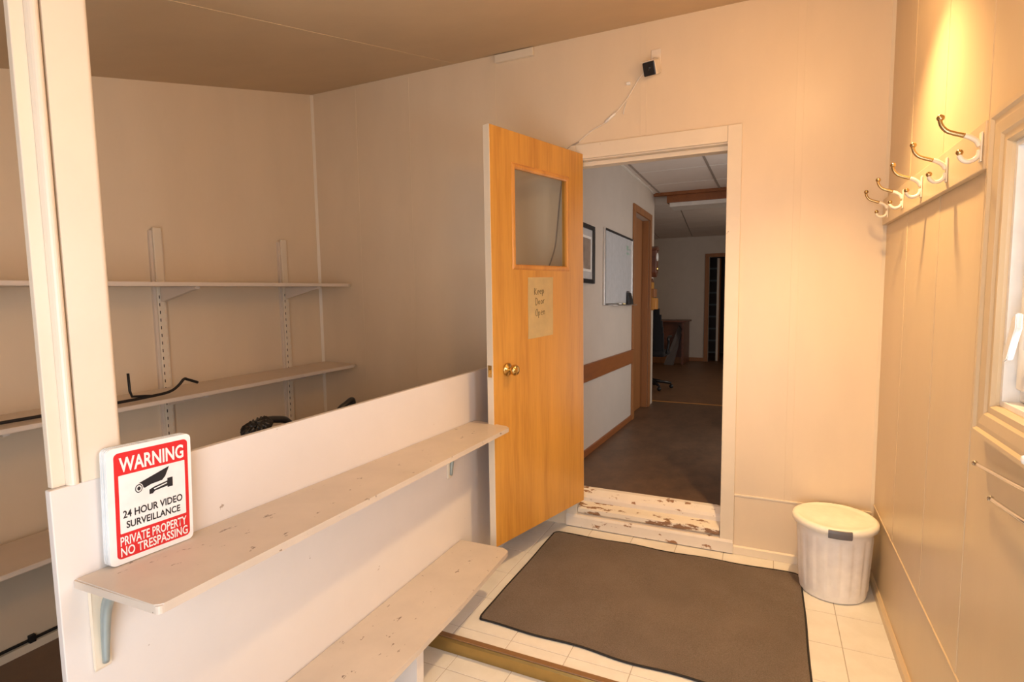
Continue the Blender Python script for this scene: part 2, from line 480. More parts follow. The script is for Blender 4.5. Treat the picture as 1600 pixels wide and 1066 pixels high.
# window on the right wall
wn = thing('window_1', (XR, 1.18, WZ0), 'white vinyl window with tan casing beside the coat hooks', 'window', kind=S)


def casing_side(p, q, inward):
    """mitred moulding between two opening corners p,q (y,z); outward offset inward=-dir"""
    prof = [(0, .006), (.006, .014), (.020, .014), (.026, .019), (.050, .021), (.062, .020), (.068, .026), (.078, .026), (.082, .020), (.082, .0)]
    b = bmesh.new(); rings = []
    for (y, z), (dy, dz) in ((p, inward[0]), (q, inward[1])):
        rings.append([b.verts.new((XR - h, y + dy * o, z + dz * o)) for o, h in [(0, .0)] + prof])
    n = len(rings[0])
    for k in range(n): b.faces.new((rings[0][k], rings[0][(k + 1) % n], rings[1][(k + 1) % n], rings[1][k]))
    b.faces.new(rings[0][::-1]); b.faces.new(rings[1]); return b


cs = [((WY1, WZ0), (1, -1)), ((WY1, WZ1), (1, 1)), ((WY0, WZ1), (-1, 1)), ((WY0, WZ0), (-1, -1))]
for i in range(4):
    a_, c_ = cs[i], cs[(i + 1) % 4]
    fin('casing', casing_side(a_[0], c_[0], (a_[1], c_[1])), 'wall_gloss', wn)
# reveal, outer frame, sash and glass
FX0, FX1 = XR + .001, XR + .088
box('reveal_board', FX0, FX1, WY1 - .012, WY1 - .0005, WZ0 + .0005, WZ1 - .0005, 'white', wn)
box('reveal_board', FX0, FX1, WY0 + .0005, WY0 + .012, WZ0 + .0005, WZ1 - .0005, 'white', wn)
box('reveal_board', FX0, FX1, WY0 + .013, WY1 - .013, WZ1 - .012, WZ1 - .0005, 'white', wn)
box('window_stool', FX0, FX1, WY0 + .013, WY1 - .013, WZ0 + .0005, WZ0 + .012, 'white', wn)
SX0, SX1 = XR + .024, XR + .060


def ring_frame(name, x0, x1, y0, y1, z0, z1, wd, mat, parent, bev=.004):
    box(name, x0, x1, y1 - wd, y1, z0, z1, mat, parent, bev); box(name, x0, x1, y0, y0 + wd, z0, z1, mat, parent, bev)
    box(name, x0, x1, y0 + wd, y1 - wd, z0, z0 + wd, mat, parent, bev); box(name, x0, x1, y0 + wd, y1 - wd, z1 - wd, z1, mat, parent, bev)


ring_frame('frame_bar', SX0 + .006, SX1, WY0 + .013, WY1 - .013, WZ0 + .013, WZ1 - .013, .030, 'white', wn)
ring_frame('sash_bar', SX0 - .012, SX1 - .010, WY0 + .044, WY1 - .044, WZ0 + .044, WZ1 - .044, .046, 'white', wn)
box('window_pane', XR + .036, XR + .040, WY0 + .088, WY1 - .088, WZ0 + .088, WZ1 - .088, 'glass', wn)
lt = fin('latch', box_bm(SX0 - .024, SX0 - .0125, 1.410, 1.450, 1.245, 1.345, .004), 'white', wn)
LX0 = SX0 - .036
fin('latch_lever', prism_bm([(LX0, 1.452, 1.322), (LX0, 1.472, 1.312), (LX0, 1.490, 1.265), (LX0, 1.512, 1.228), (LX0, 1.505, 1.214), (LX0, 1.488, 1.222), (LX0, 1.470, 1.262), (LX0, 1.452, 1.290)], (.012, 0, 0), None, .002), 'white', lt)

# ---------------------------------------------------------------- the inner door, standing open
hx, hy = -.95, 2.985; ux, uy = -.2617, -.9652; DW = .760
DM = Matrix(((ux, uy, 0, hx), (uy, -ux, 0, hy), (0, 0, 1, 0), (0, 0, 0, 1)))   # local x along door from hinge, local y = away from room (behind face)
# face towards the room must be at local y = 0; local +y axis = (uy,-ux) -> (-.965,.26): behind the door
XF = DM
DZ0, DZ1 = .170, 2.124
dr = thing('door_1', (0, 0, DZ0), 'golden oak veneer door standing open with a glazed upper light', 'door', kind=S)
GX0, GX1, GZ0, GZ1 = .150, .600, 1.497, 1.968
b = bmesh.new()
for (a0, a1, c0, c1) in ((0, GX0, DZ0, DZ1), (GX1, DW, DZ0, DZ1), (GX0, GX1, DZ0, GZ0), (GX0, GX1, GZ1, DZ1)):
    box_bm(a0, a1, 0, .036, c0, c1, bm=b)
bmesh.ops.remove_doubles(b, verts=b.verts[:], dist=1e-5)
fin('door_panel', b, 'oak', dr)
box('edge_strip', DW + .0003, DW + .003, .0, .036, DZ0, DZ1, 'trim', dr)


def door_trim(x0, x1, z0, z1):
    prof = [(-.012, .012), (-.012, -.001), (-.006, -.006), (.006, -.006), (.014, -.001), (.014, -.0002), (0, -.0002), (0, .012)]
    cs = [((x1, z0), (1, -1)), ((x1, z1), (1, 1)), ((x0, z1), (-1, 1)), ((x0, z0), (-1, -1))]
    for i in range(4):
        b = bmesh.new(); rings = []
        for (x, z), (dx, dz) in (cs[i], cs[(i + 1) % 4]):
            rings.append([b.verts.new((x + dx * o, h, z + dz * o)) for o, h in prof])
        n = len(prof)
        for k in range(n): b.faces.new((rings[0][k], rings[0][(k + 1) % n], rings[1][(k + 1) % n], rings[1][k]))
        b.faces.new(rings[0][::-1]); b.faces.new(rings[1]); fin('glazing_bead', b, 'oak_trim', dr)


door_trim(GX0, GX1, GZ0, GZ1)
box('glass_pane', GX0 + .001, GX1 - .001, .016, .020, GZ0 + .001, GZ1 - .001, 'glass', dr)
KX, KZ = .662, 1.012
kn = fin('knob_rose', lathe_bm([(.031, 0), (.032, .004), (.028, .009), (.016, .012), (.013, .016)], (KX, -.0005, KZ), (0, -1, 0), 28), 'brass', dr, True)
fin('knob', lathe_bm([(.011, .014), (.011, .026), (.018, .032), (.025, .040), (.0265, .049), (.023, .057), (.014, .062), (.004, .064)], (KX, -.0005, KZ), (0, -1, 0), 28), 'brass', kn, True)
fin('knob_rose', lathe_bm([(.031, 0), (.030, .006), (.016, .012), (.012, .030), (.024, .042), (.025, .052), (.012, .062)], (KX, .0365, KZ), (0, 1, 0), 24), 'brass', dr, True)
lp = box('latch_plate', DW + .0032, DW + .0045, .007, .030, KZ - .028, KZ + .028, 'brass', dr)
box('latch_bolt', DW + .0047, DW + .010, .012, .024, KZ - .010, KZ + .010, 'brass', lp, .002)
for z in (.40, 1.15, 1.92):
    tube('hinge', [(-.004, .018, z - .04), (-.004, .018, z + .04)], .006, 'brass', dr)
# paper note taped on the door
nt_ = thing('paper_note', (.392, -.001, 1.147), 'yellowed paper note reading Keep Door Open taped to the oak door', 'note')
b = bmesh.new(); gx, gz = 6, 8
gr = [[None] * (gz + 1) for _ in range(gx + 1)]
for i in range(gx + 1):
    for j in range(gz + 1):
        u_, v_ = i / gx, j / gz
        xx = .497 + (.288 - .497) * u_ + .004 * (1 - v_); zb = 1.143 + .010 * u_; zt = 1.448 + .003 * u_
        gr[i][j] = b.verts.new((xx, -.0012 - .0012 * math.sin(u_ * 3.1) * (1 - v_) - .0006 * math.sin(v_ * 7), zb + (zt - zb) * v_))
fs = [b.faces.new((gr[i][j], gr[i + 1][j], gr[i + 1][j + 1], gr[i][j + 1])) for i in range(gx) for j in range(gz)]
bmesh.ops.solidify(b, geom=fs, thickness=.0004)
fin('sheet', b, 'paper', nt_)
# handwriting: strokes in a 1-high cell, x to the right
HW = {'K': ([(0, 0), (0, 1)], [(.5, .95), (.02, .42), (.55, 0)]), 'e': ([(.02, .3), (.42, .36), (.36, .55), (.15, .58), (.0, .3), (.12, .03), (.42, .08)],),
      'p': ([(.02, .55), (0, -.38)], [(0, .42), (.22, .58), (.42, .34), (.25, .04), (0, .1)]), 'D': ([(.05, 1), (.02, 0), (.35, .05), (.58, .5), (.4, .9), (.0, 1)],),
      'o': ([(.22, .56), (.0, .32), (.14, .02), (.38, .1), (.42, .4), (.22, .56)],), 'r': ([(.02, .55), (.04, 0)], [(.04, .35), (.2, .56), (.42, .5)]),
      'O': ([(.3, 1), (.02, .6), (.08, .1), (.4, .02), (.6, .5), (.45, .95), (.25, 1)],), 'n': ([(.02, .56), (.02, 0)], [(.02, .34), (.2, .56), (.36, .42), (.38, 0)])}
wr_bm = bmesh.new()
for word, x0, z0 in (('Keep', .447, 1.362), ('Door', .440, 1.312), ('Open', .440, 1.256)):
    x = x0
    for k, ch in enumerate(word):
        s = .034 if k == 0 else .033
        for st in HW[ch]:
            pts = spline([(x - px_ * s * .85, -.0030, z0 + pz_ * s + .002 * k) for px_, pz_ in st], 4) if len(st) > 2 and ch != 'K' else [(x - px_ * s * .85, -.0030, z0 + pz_ * s + .002 * k) for px_, pz_ in st]
            tube_bm(pts, .0009, 5, wr_bm)
        x -= s * (.68 if k == 0 else .62)
fin('handwriting', wr_bm, 'ink', nt_)
XF = Matrix.Identity(4)

# ---------------------------------------------------------------- long shelf and bench on the half wall
def zsh(y): return .803 - .0245 * (y - .6)


shf = thing('wall_shelf', (XH + .1, 1.45, .74), 'long cream painted shelf holding the warning sign on the half wall', 'shelf')


def rounded_plan(pts, r, n=5):
    out = []
    for i, p in enumerate(pts):
        rr = r[i]
        if not rr: out.append(p); continue
        a = Vector(pts[i - 1]) - Vector(p); c = Vector(pts[(i + 1) % len(pts)]) - Vector(p); a.normalize(); c.normalize()
        p0 = Vector(p) + a * rr; p1 = Vector(p) + c * rr
        for k in range(n + 1):
            t = k / n; out.append(tuple((p0 * (1 - t) ** 2 + Vector(p) * 2 * t * (1 - t) + p1 * t * t)))
    return out


pl = rounded_plan([(XH + .001, .602), (-1.025, .610), (-1.062, 2.244), (XH + .001, 2.310)], [0, .012, .03, 0])
b = bmesh.new(); th = .019
top = [b.verts.new((x, y, zsh(y))) for x, y in pl]; bot = [b.verts.new((x, y, zsh(y) - th)) for x, y in pl]; n = len(pl)
b.faces.new(top); b.faces.new(bot[::-1])
for i in range(n): b.faces.new((top[i], bot[i], bot[(i + 1) % n], top[(i + 1) % n]))
bmesh.ops.bevel(b, geom=[e for e in b.edges if all(v.co.z > zsh(v.co.y) - .001 for v in e.verts)], offset=.003, segments=2, affect='EDGES')
fin('shelf_board', b, 'bench', shf)
for y in (.640, 2.06):
    zt = zsh(y) - th - .0005
    br = prism('bracket', [(XH + .0005, y - .016, zt), (XH + .0005, y - .016, zt - .190), (XH + .004, y - .016, zt - .198), (XH + .010, y - .016, zt - .190), (XH + .012, y - .016, zt - .012), (XH + .15, y - .016, zt - .008), (XH + .15, y - .016, zt)], (0, .032, 0), 'trim', shf, .001)
    tube('brace', spline([(XH + .013, y + .002, zt - .182), (XH + .018, y + .002, zt - .13), (XH + .030, y + .002, zt - .06), (XH + .052, y + .002, zt - .022), (XH + .075, y + .002, zt - .012)], 4), [.0065 + .005 * min(1, k / 10) for k in range(17)], 'steel', shf, 10)
BZ = .228
bn = thing('bench', (XH + .13, 1.4, LOWZ), 'low cream painted bench board fixed along the foot of the half wall', 'bench')
pl = rounded_plan([(XH + .001, .60), (-1.000, .60), (-1.006, 1.68), (-1.030, 2.150), (XH + .001, 2.150)], [0, .01, 0, .035, 0])
b = bmesh.new(); th = .020
top = [b.verts.new((x, y, BZ)) for x, y in pl]; bot = [b.verts.new((x, y, BZ - th)) for x, y in pl]; n = len(pl)
b.faces.new(top); b.faces.new(bot[::-1])
for i in range(n): b.faces.new((top[i], bot[i], bot[(i + 1) % n], top[(i + 1) % n]))
bmesh.ops.bevel(b, geom=[e for e in b.edges if all(v.co.z > BZ - .001 for v in e.verts)], offset=.004, segments=2, affect='EDGES')
fin('bench_board', b, 'bench', bn)
for y in (.70, 1.47):
    pts = [(XH + .002, y, LOWZ + .001)] + [(XH + .11, y, LOWZ + .001)] + [(XH + .17 + .05 * math.sin(a), y, LOWZ + .10 - .06 * math.cos(a)) for a in [k * math.pi / 10 for k in range(0, 6)]] + [(XH + .225, y, BZ - .021), (XH + .002, y, BZ - .021)]
    prism('bench_support', pts, (0, .04, 0), 'half', bn)

# ---------------------------------------------------------------- warning sign leaning on the half wall
o0 = Vector((-1.2600, .659, .8035)); o1 = Vector((-1.2520, .8400, .7985))
sx_ = (o1 - o0).normalized(); top_dir = Vector((.002, -.012, .252)); top_dir -= sx_ * top_dir.dot(sx_); sz_ = top_dir.normalized(); sn_ = sx_.cross(sz_).normalized()
if sn_.x < 0: sn_ = -sn_
SW, SH = (o1 - o0).length, .256
SGM = Matrix((sx_, sn_, sz_)).transposed().to_4x4(); SGM.translation = o0      # local x along, y out of face, z up
XF = SGM
sg = thing('warning_sign', (SW / 2, -.006, 0), 'red and white warning sign reading 24 hour video surveillance on the shelf', 'sign')


def rrect(x0, x1, z0, z1, r, y=0, n=5):
    out = []
    for cx_, cz_, a0 in ((x1 - r, z1 - r, 0), (x0 + r, z1 - r, 90), (x0 + r, z0 + r, 180), (x1 - r, z0 + r, 270)):
        for k in range(n + 1):
            a = math.radians(a0 + 90 * k / n); out.append((cx_ + r * math.cos(a), y, cz_ + r * math.sin(a)))
    return out


for i in range(6):
    dx, dz = ((0, 0), (-.0015, .0006), (.001, -.0), (-.002, .0012), (-.001, .0), (-.0025, .001))[i]
    p = prism('sign_sheet', rrect(dx, SW + dx, dz * .5, SH + dz, .012, -.0035 * i), (0, -.0032, 0), 'sign_white' if i == 0 else 'sign_edge', sg)
RZ0, RZ1 = SH * .045, SH * .955; RX0, RX1 = SW * .075, SW * .955


def plate(name, pts, mat, parent, th=.0004):
    return prism(name, pts, (0, th, 0), mat, parent)


plate('red_field', rrect(RX0, RX1, RZ0, RZ1, .010, .0001), 'sign_red', sg)
plate('white_field', rrect(RX0 + .008, RX1 - .008, SH * .262, SH * .762, .001, .0006, 1), 'sign_white', sg)


def sign_text(body, x0, x1, z0, h, mat, bold, y=.0012):
    # local x grows to the right of the face as seen from the room
    bm_ = text_bm(body, h * 1.38, (x0, y, z0), (1, 0, 0), (0, 0, 1), 0, bold, width=x1 - x0)
    fin('lettering', bm_, mat, sg)


sign_text('WARNING', RX0 + .010, RX1 - .010, SH * .792, .0315, 'sign_white', .0011)
sign_text('24 HOUR VIDEO', RX0 + .014, RX1 - .016, SH * .392, .0165, 'sign_black', .0005, .0014)
sign_text('SURVEILLANCE', RX0 + .020, RX1 - .022, SH * .300, .0155, 'sign_black', .0005, .0014)
sign_text('PRIVATE PROPERTY', RX0 + .007, RX1 - .008, SH * .158, .0205, 'sign_white', .0005)
sign_text('NO TRESPASSING', RX0 + .007, RX1 - .006, SH * .066, .0205, 'sign_white', .0005)
# surveillance camera pictogram


def icon(pts, mat, y=.0014):
    plate('camera_pictogram', [(SW * .5 + a * .00118, y, SH * .595 + c_ * .00118) for a, c_ in pts], mat, sg, .0003)


icon([(-24, 14), (32, 32), (24, 14), (18, 8), (-2, 6), (-14, 2), (-25, 8)], 'sign_black')
icon([(-25 + 8 * math.cos(k * math.pi / 9), 4 + 9.5 * math.sin(k * math.pi / 9)) for k in range(18)], 'sign_white', .0016)
icon([(-25 + 6.6 * math.cos(k * math.pi / 9), 4 + 8 * math.sin(k * math.pi / 9)) for k in range(18)], 'sign_black', .0019)
icon([(-25 + 5.0 * math.cos(k * math.pi / 9), 4 + 6.2 * math.sin(k * math.pi / 9)) for k in range(18)], 'sign_white', .0022)
icon([(-25 + 3.0 * math.cos(k * math.pi / 9), 4 + 3.9 * math.sin(k * math.pi / 9)) for k in range(18)], 'sign_black', .0025)
icon([(-6, -4), (2, -1), (28, 4), (28, 9), (38, 9), (38, -9), (28, -9), (28, -6), (4, -9), (0, -13), (-6, -13)], 'sign_black')
icon([(2, -4), (27, 1), (27, -1), (3, -6)], 'sign_white', .0017)
XF = Matrix.Identity(4)

# ---------------------------------------------------------------- storage alcove: standards, shelves
for k, (y, lab) in enumerate(((1.03, 'slotted shelf upright of the storage alcove nearest the entrance wall'), (1.845, 'slotted shelf upright beside the post, above the bent iron bar'), (2.665, 'slotted shelf upright nearest the corner of the storage alcove'))):
    st = thing('shelf_upright', (XL, y, .05), lab, 'shelf upright', 'shelf uprights on the alcove wall')
    b = prism_bm([(XL + .0005, y + .036 * c_, 0.06) if 0 else (XL + .0005, y - .034, .06), (XL + .016, y - .034, .06), (XL + .016, y + .034, .06), (XL + .0005, y + .034, .06)], (0, 0, 1.66))
    fin('backing_board', b, 'alcove_shelf', st)
    box('slotted_track', XL + .0165, XL + .030, y - .021, y + .021, .09, 1.735, 'trim', st, .003)
    b = bmesh.new()
    for j in range(32):
        z = .13 + j * .040
        for dy in (-.0135,): box_bm(XL + .0297, XL + .0304, y + dy - .0022, y + dy + .0022, z, z + .016, bm=b)
    tag(fin('track_slots', b, 'slot', st), kind='stuff')
    b = bmesh.new()
    for j in range(32): box_bm(XL + .0297, XL + .0308, y + .010, y + .016, .13 + j * .040, .150 + j * .040, bm=b)
    tag(fin('painted_slots', b, 'wall', st), kind='stuff')
for z, xf_, nm in ((1.448, -2.555, 'highest painted shelf in the storage alcove'), (.902, -2.54, 'painted alcove shelf carrying the black bent iron bar'), (.362, -2.54, 'lowest painted shelf in the storage alcove, seen left of the half wall')):
    s = thing('alcove_shelf', (XL + .2, 1.9, z - .02), nm, 'shelf', 'shelves on the alcove wall')
    prism('shelf_board', [(XL + .033, .30, z), (xf_, .30, z), (xf_, 2.90, z), (xf_ - .02, 2.945, z), (XL + .033, 2.985, z)], (0, 0, -.019), 'alcove_shelf', s, .002)
    for y in (1.03, 1.845, 2.665):
        prism('bracket', [(XL + .0310, y - .008, z - .0195), (XL + .0310, y - .008, z - .095), (XL + .05, y - .008, z - .092), (xf_ - .07, y - .008, z - .038), (xf_ - .035, y - .008, z - .034), (xf_ - .035, y - .008, z - .0195)], (0, .024, 0), 'alcove_shelf', s, .002)
# bent black iron bar lying on the middle shelf
ib = thing('iron_bar', (-2.62, 1.4, .902), 'long black bent iron bar lying on the middle alcove shelf', 'iron bar')
tube('bar', spline([(-2.66, .35, .912), (-2.63, 1.0, .912), (-2.62, 1.40, .912), (-2.62, 1.60, .915), (-2.62, 1.69, .922), (-2.62, 1.735, .945), (-2.62, 1.765, .972), (-2.62, 1.785, .966), (-2.62, 1.835, .944)], 4), .0068, 'iron', ib)
tube('prong', [(-2.62, 1.505, 1.036), (-2.62, 1.507, .955), (-2.62, 1.515, .928), (-2.62, 1.57, .922), (-2.62, 1.62, .914)], .0058, 'iron', ib)
# cable run at the foot of the alcove wall
cb = thing('wall_cable', (XL, 1.5, -.12), 'dark cable clipped along the foot of the alcove wall', 'cable')
tube('cable', [(XL + .010, .3, -.112), (XL + .009, 1.1, -.105), (XL + .009, 2.0, -.107), (XL + .010, 2.96, -.105)], .007, 'iron', cb)
for y in (1.18, 2.1): box('clip', XL + .0005, XL + .02, y - .012, y + .012, -.118, -.085, 'iron', cb, .002)
tag(box('baseboard_left', XL + .0005, XL + .014, -.5, D - .003, -.154, -.118, 'trim'), 'low painted baseboard of the alcove wall', 'baseboard', kind=S)


# black bags behind the half wall
def garbage_bag(cx_, cy_, rad_, ztop, seed, label, tuft):
    g = thing('garbage_bag', (cx_, cy_, -.154), label, 'bag', 'black bags behind the half wall')
    b = bmesh.new(); bmesh.ops.create_icosphere(b, subdivisions=5, radius=1)
    h = (ztop - .10 + .154)
    for v in b.verts:
        p = v.co.normalized(); z = p.z
        rr = rad_ * (1 + .16 * noise.noise(p * 1.7 + Vector((seed, 0, 0))) + .07 * abs(noise.noise(p * 5 + Vector((0, seed, 0)))) + .03 * noise.noise(p * 13))
        if z > .55: rr *= 1 - .65 * ((z - .55) / .45) ** .8
        v.co = Vector((cx_ + p.x * rr, cy_ + p.y * rr, max(-.1535, -.154 + h * (.5 + .5 * z * (1 + .04 * noise.noise(p * 6))))))
    fin('bag_body', b, 'bag', g, True)
    # gathered mouth
    b = bmesh.new(); rings = []; n = 96
    for i, (r_, dz) in enumerate(((.03, -.13), (.022, -.09), (.02, -.07), (.034, -.04), (.042, -.012), (.036, .0), (.02, -.01), (.002, -.012))):
        rings.append([])
        for k in range(n):
            a = 2 * math.pi * k / n; fl_ = 1 + (.20 if i > 2 else .08) * math.sin(2 * math.pi * k * 17 / n) + .2 * noise.noise((k * .5, i * .4, seed))
            rings[-1].append(b.verts.new((tuft[0] + r_ * fl_ * math.cos(a) * tuft[3], tuft[1] + r_ * fl_ * math.sin(a) * tuft[4], tuft[2] + dz + .007 * math.sin(2 * math.pi * k * 17 / n + seed) * (i > 2) + (math.sin(a) * tuft[5] if i > 2 else 0))))
    for i in range(len(rings) - 1):
        for k in range(n): b.faces.new((rings[i][k], rings[i][(k + 1) % n], rings[i + 1][(k + 1) % n], rings[i + 1][k]))
    fin('gathered_mouth', b, 'bag', g, True)
    return g


ga = garbage_bag(-1.72, 1.46, .30, .86, 3.1, 'black bag with a crinkled gathered mouth peeking over the half wall', (-1.75, 1.450, .900, 1.0, 1.35, .012))
tube('tie_strap', spline([(-1.75, 1.49, .900), (-1.75, 1.54, .893), (-1.75, 1.60, .872), (-1.76, 1.66, .80)], 5), [.014] * 10 + [.012] * 6, 'bag', ga)
gb = garbage_bag(-1.80, 2.06, .27, .84, 9.4, 'black bag whose single twisted tip shows nearest the corner', (-1.76, 1.965, .868, .5, .5, 0))
tube('twisted_tip', spline([(-1.76, 1.86, .80), (-1.755, 1.90, .858), (-1.75, 1.94, .878), (-1.75, 1.972, .890), (-1.75, 1.985, .878), (-1.75, 1.985, .80)], 4), .013, 'bag', gb)

# ---------------------------------------------------------------- coat hooks
hb = tag(box('hook_board', XR - .018, XR - .0005, 1.682, D - .0125, 1.652, 1.765, 'wall_gloss', None, .002), 'tan painted board carrying the five coat hooks on the right wall', 'hook board')
HK_Y = [1.700, 1.985, 2.275, 2.560, 2.855]
HKL = ['brass double coat hook nearest the window', 'second brass double coat hook from the window', 'brass double coat hook in the middle of the row of five', 'second brass double coat hook from the corner', 'brass double coat hook nearest the room corner']


def make_hook(y):
    h = thing('coat_hook', (XR - .018, y, 1.66), HKL[0], 'coat hook', 'coat hooks on the wall board')
    X = XR - .0185
    box('base_plate', X - .004, X, y - .009, y + .009, 1.672, 1.742, 'hook_paint', h, .002)
    P_ = lambda pts: spline([(x, y, z) for x, z in pts], 5)
    up_pts = P_([(X - .004, 1.710), (X - .010, 1.722), (X - .022, 1.732), (X - .034, 1.738)])
    tube('upper_root', up_pts, .0062, 'hook_paint', h)
    arm = P_([(X - .034, 1.738), (X - .055, 1.746), (X - .070, 1.754), (X - .080, 1.767), (X - .084, 1.780)])
    tube('upper_arm', arm, [.0058 - .0012 * i / len(arm) for i in range(len(arm))], 'hook_brass', h)
    ball('upper_tip', (X - .083, y, 1.786), .0085, 'hook_brass', h)
    low = P_([(X - .004, 1.700), (X - .006, 1.688), (X - .014, 1.679), (X - .026, 1.676), (X - .037, 1.682), (X - .043, 1.693)])
    tube('lower_arm', low, .0055, 'hook_paint', h)
    ball('lower_tip', (X - .042, y, 1.699), .0078, 'hook_brass', h)
    return h


h0 = make_hook(HK_Y[0])
for k in range(1, 5):
    tag(copy_tree(h0, (0, HK_Y[k] - HK_Y[0], 0)), HKL[k])

# chrome swing towel rack under the window
tr = thing('towel_rack', (XR, .93, .95), 'chrome swing-arm towel rack on the right wall below the window', 'towel rack')
box('mount_plate', XR - .006, XR - .0005, .90, .95, .93, 1.12, 'chrome', tr, .002)
tube('pivot_post', [(XR - .022, .925, .94), (XR - .022, .925, 1.11)], .006, 'chrome', tr)
for ye, xe, ze, zp in ((1.600, XR - .022, .964, 1.055), (1.430, XR - .040, .936, .985)):
    a_ = tube('swing_arm', spline([(XR - .024, .925, zp), (XR - .036 if xe > XR - .03 else XR - .05, 1.2, (zp + ze) / 2 + .006), (xe, ye, ze)], 8), .0048, 'chrome', tr)
    ball('arm_tip', (xe, ye, ze), .0065, 'chrome', tr)
kb = thing('robe_hook', (XR, 1.31, 1.085), 'small white painted knob on the lower window casing', 'knob')
fin('knob', lathe_bm([(.005, 0), (.004, .010), (.007, .015), (.009, .02), (.007, .025), (.002, .027)], (XR - .027, 1.255, 1.068), (-1, 0, 0), 18), 'white', kb, True)

# ---------------------------------------------------------------- security camera and its cord
sc_ = thing('security_camera', (-.56, D, 2.5), 'white security camera with black front above the inner doorway', 'security camera')
box('mount_plate', -.585, -.535, D - .010, D - .0005, 2.505, 2.605, 'cord', sc_, .003)
tube('ball_arm', [(-.558, D - .009, 2.55), (-.562, D - .035, 2.545)], .012, 'cord', sc_)
cf = Vector((-.580, 2.925, 2.489)); dirc = Vector((-.20, -.90, -.42)).normalized(); rx = dirc.cross(Vector((0, 0, 1))).normalized(); rz_ = rx.cross(dirc)
CM = Matrix((rx, dirc, rz_)).transposed().to_4x4(); CM.translation = cf
b = box_bm(-.033, .033, -.070, .0, -.034, .034, .006, 2); b.transform(CM); fin('camera_body', b, 'cord', sc_)
b = box_bm(-.036, .036, -.060, .012, .0345, .038, .002, 2); b.transform(CM); fin('sun_hood', b, 'cord', sc_)
b = box_bm(-.031, .031, .0003, .006, -.032, .032, .004, 2); b.transform(CM); fp = fin('front_glass', b, 'black', sc_)
fin('lens', lathe_bm([(.011, 0), (.010, .003), (.004, .004)], CM @ Vector((0, .0062, .004)), dirc, 18), 'black', fp, True)
cd = thing('camera_cord', (-.8, D, 2.2), 'thin white camera cord running down the wall behind the door', 'cord')
yw = D - .006
tube('cord', spline([(-.580, D - .03, 2.505), (-.633, yw, 2.491), (-.679, yw, 2.427), (-.710, yw, 2.383), (-.778, yw, 2.311), (-.831, yw, 2.275), (-.902, yw, 2.245), (-.975, yw, 2.196)], 4), .0032, 'cord', cd, 6)
tube('cord_tail', spline([(-.975, yw, 2.196), (-1.050, yw - .01, 2.150), (-1.07, yw, 2.04), (-1.085, yw, 1.935), (-1.102, yw, 1.777), (-1.119, yw, 1.634), (-1.155, yw, 1.526), (-1.20, yw, 1.40), (-1.22, yw, 1.2)], 4), .0035, 'cord_grey', cd, 6)
tube('inline_connector', [(-.770, yw - .002, 2.318), (-.826, yw - .002, 2.279)], .0075, 'white', cd)
box('cord_clip', -.712, -.690, D - .014, D - .0005, 2.452, 2.466, 'white', cd, .002)
tube('cable_tie_end', [(-.712, yw, 2.37), (-.722, yw - .003, 2.335), (-.727, yw - .003, 2.306)], .002, 'white', cd, 5)

# ---------------------------------------------------------------- mat and bin
mt_ = thing('floor_mat', (-.45, 2.4, .001), 'grey brown carpet mat with dark bound edge in front of the doorway', 'mat')
b = bmesh.new(); nx, ny = 60, 40; X0, X1, Y0, Y1 = -1.083, .166, 1.915, 2.872
G = []
edge_pts = []
for i in range(nx + 1):
    col = []
    for j in range(ny + 1):
        u_, v_ = i / nx, j / ny
        x = X0 + (X1 - X0) * u_; y = Y0 + (Y1 - Y0) * v_
        y += (.012 * noise.noise((x * 3.1, 1.3, 0)) + .005 * math.sin(x * 17)) * (1 if v_ < .5 else .9) * abs(v_ - .5) * 2 + (.03 * (1 - u_)) * (1 - v_)
        x += .003 * noise.noise((y * 3.4, 7.7, 0)) * abs(u_ - .5) * 2
        du = min(u_, 1 - u_) * (X1 - X0); dv = min(v_, 1 - v_) * (Y1 - Y0); r = .03
        if du < r and dv < r:
            k_ = math.hypot(r - du, r - dv)
            if k_ > r:
                f_ = r / k_; cu = (X0 + r) if u_ < .5 else (X1 - r); cv = (Y0 + r) if v_ < .5 else (Y1 - r)
                x = cu + (x - cu) * f_; y = cv + (y - cv) * f_
        z = .0062 + .0015 * noise.noise((x * 4, y * 4, 3))
        col.append(b.verts.new((x, y, z)))
    G.append(col)
fs = [b.faces.new((G[i][j], G[i + 1][j], G[i + 1][j + 1], G[i][j + 1])) for i in range(nx) for j in range(ny)]
ring = [G[i][0].co.copy() for i in range(nx)] + [G[nx][j].co.copy() for j in range(ny)] + [G[i][ny].co.copy() for i in range(nx, 0, -1)] + [G[0][j].co.copy() for j in range(ny, 0, -1)]
bmesh.ops.solidify(b, geom=fs, thickness=-.0045)
fin('carpet', b, 'carpet', mt_)
ring = [Vector((p.x, p.y, .0052)) for p in ring]; ring.append(ring[0].copy())
tube('edge_binding', ring, .0042, 'mat_edge', mt_, 6)

bx_, by_ = .290, 2.800
wbn = thing('waste_bin', (bx_, by_, .001), 'round white plastic bin with lid and grey clip handles in the corner', 'bin')


def flute(r, h, t):
    k = (t * 18) % 1
    d = max(0, math.sin(k * math.pi)) ** .6 if k < .72 else 0
    if .035 < h < .285: return r + .003 * (d if k < .72 else 0)
    return r


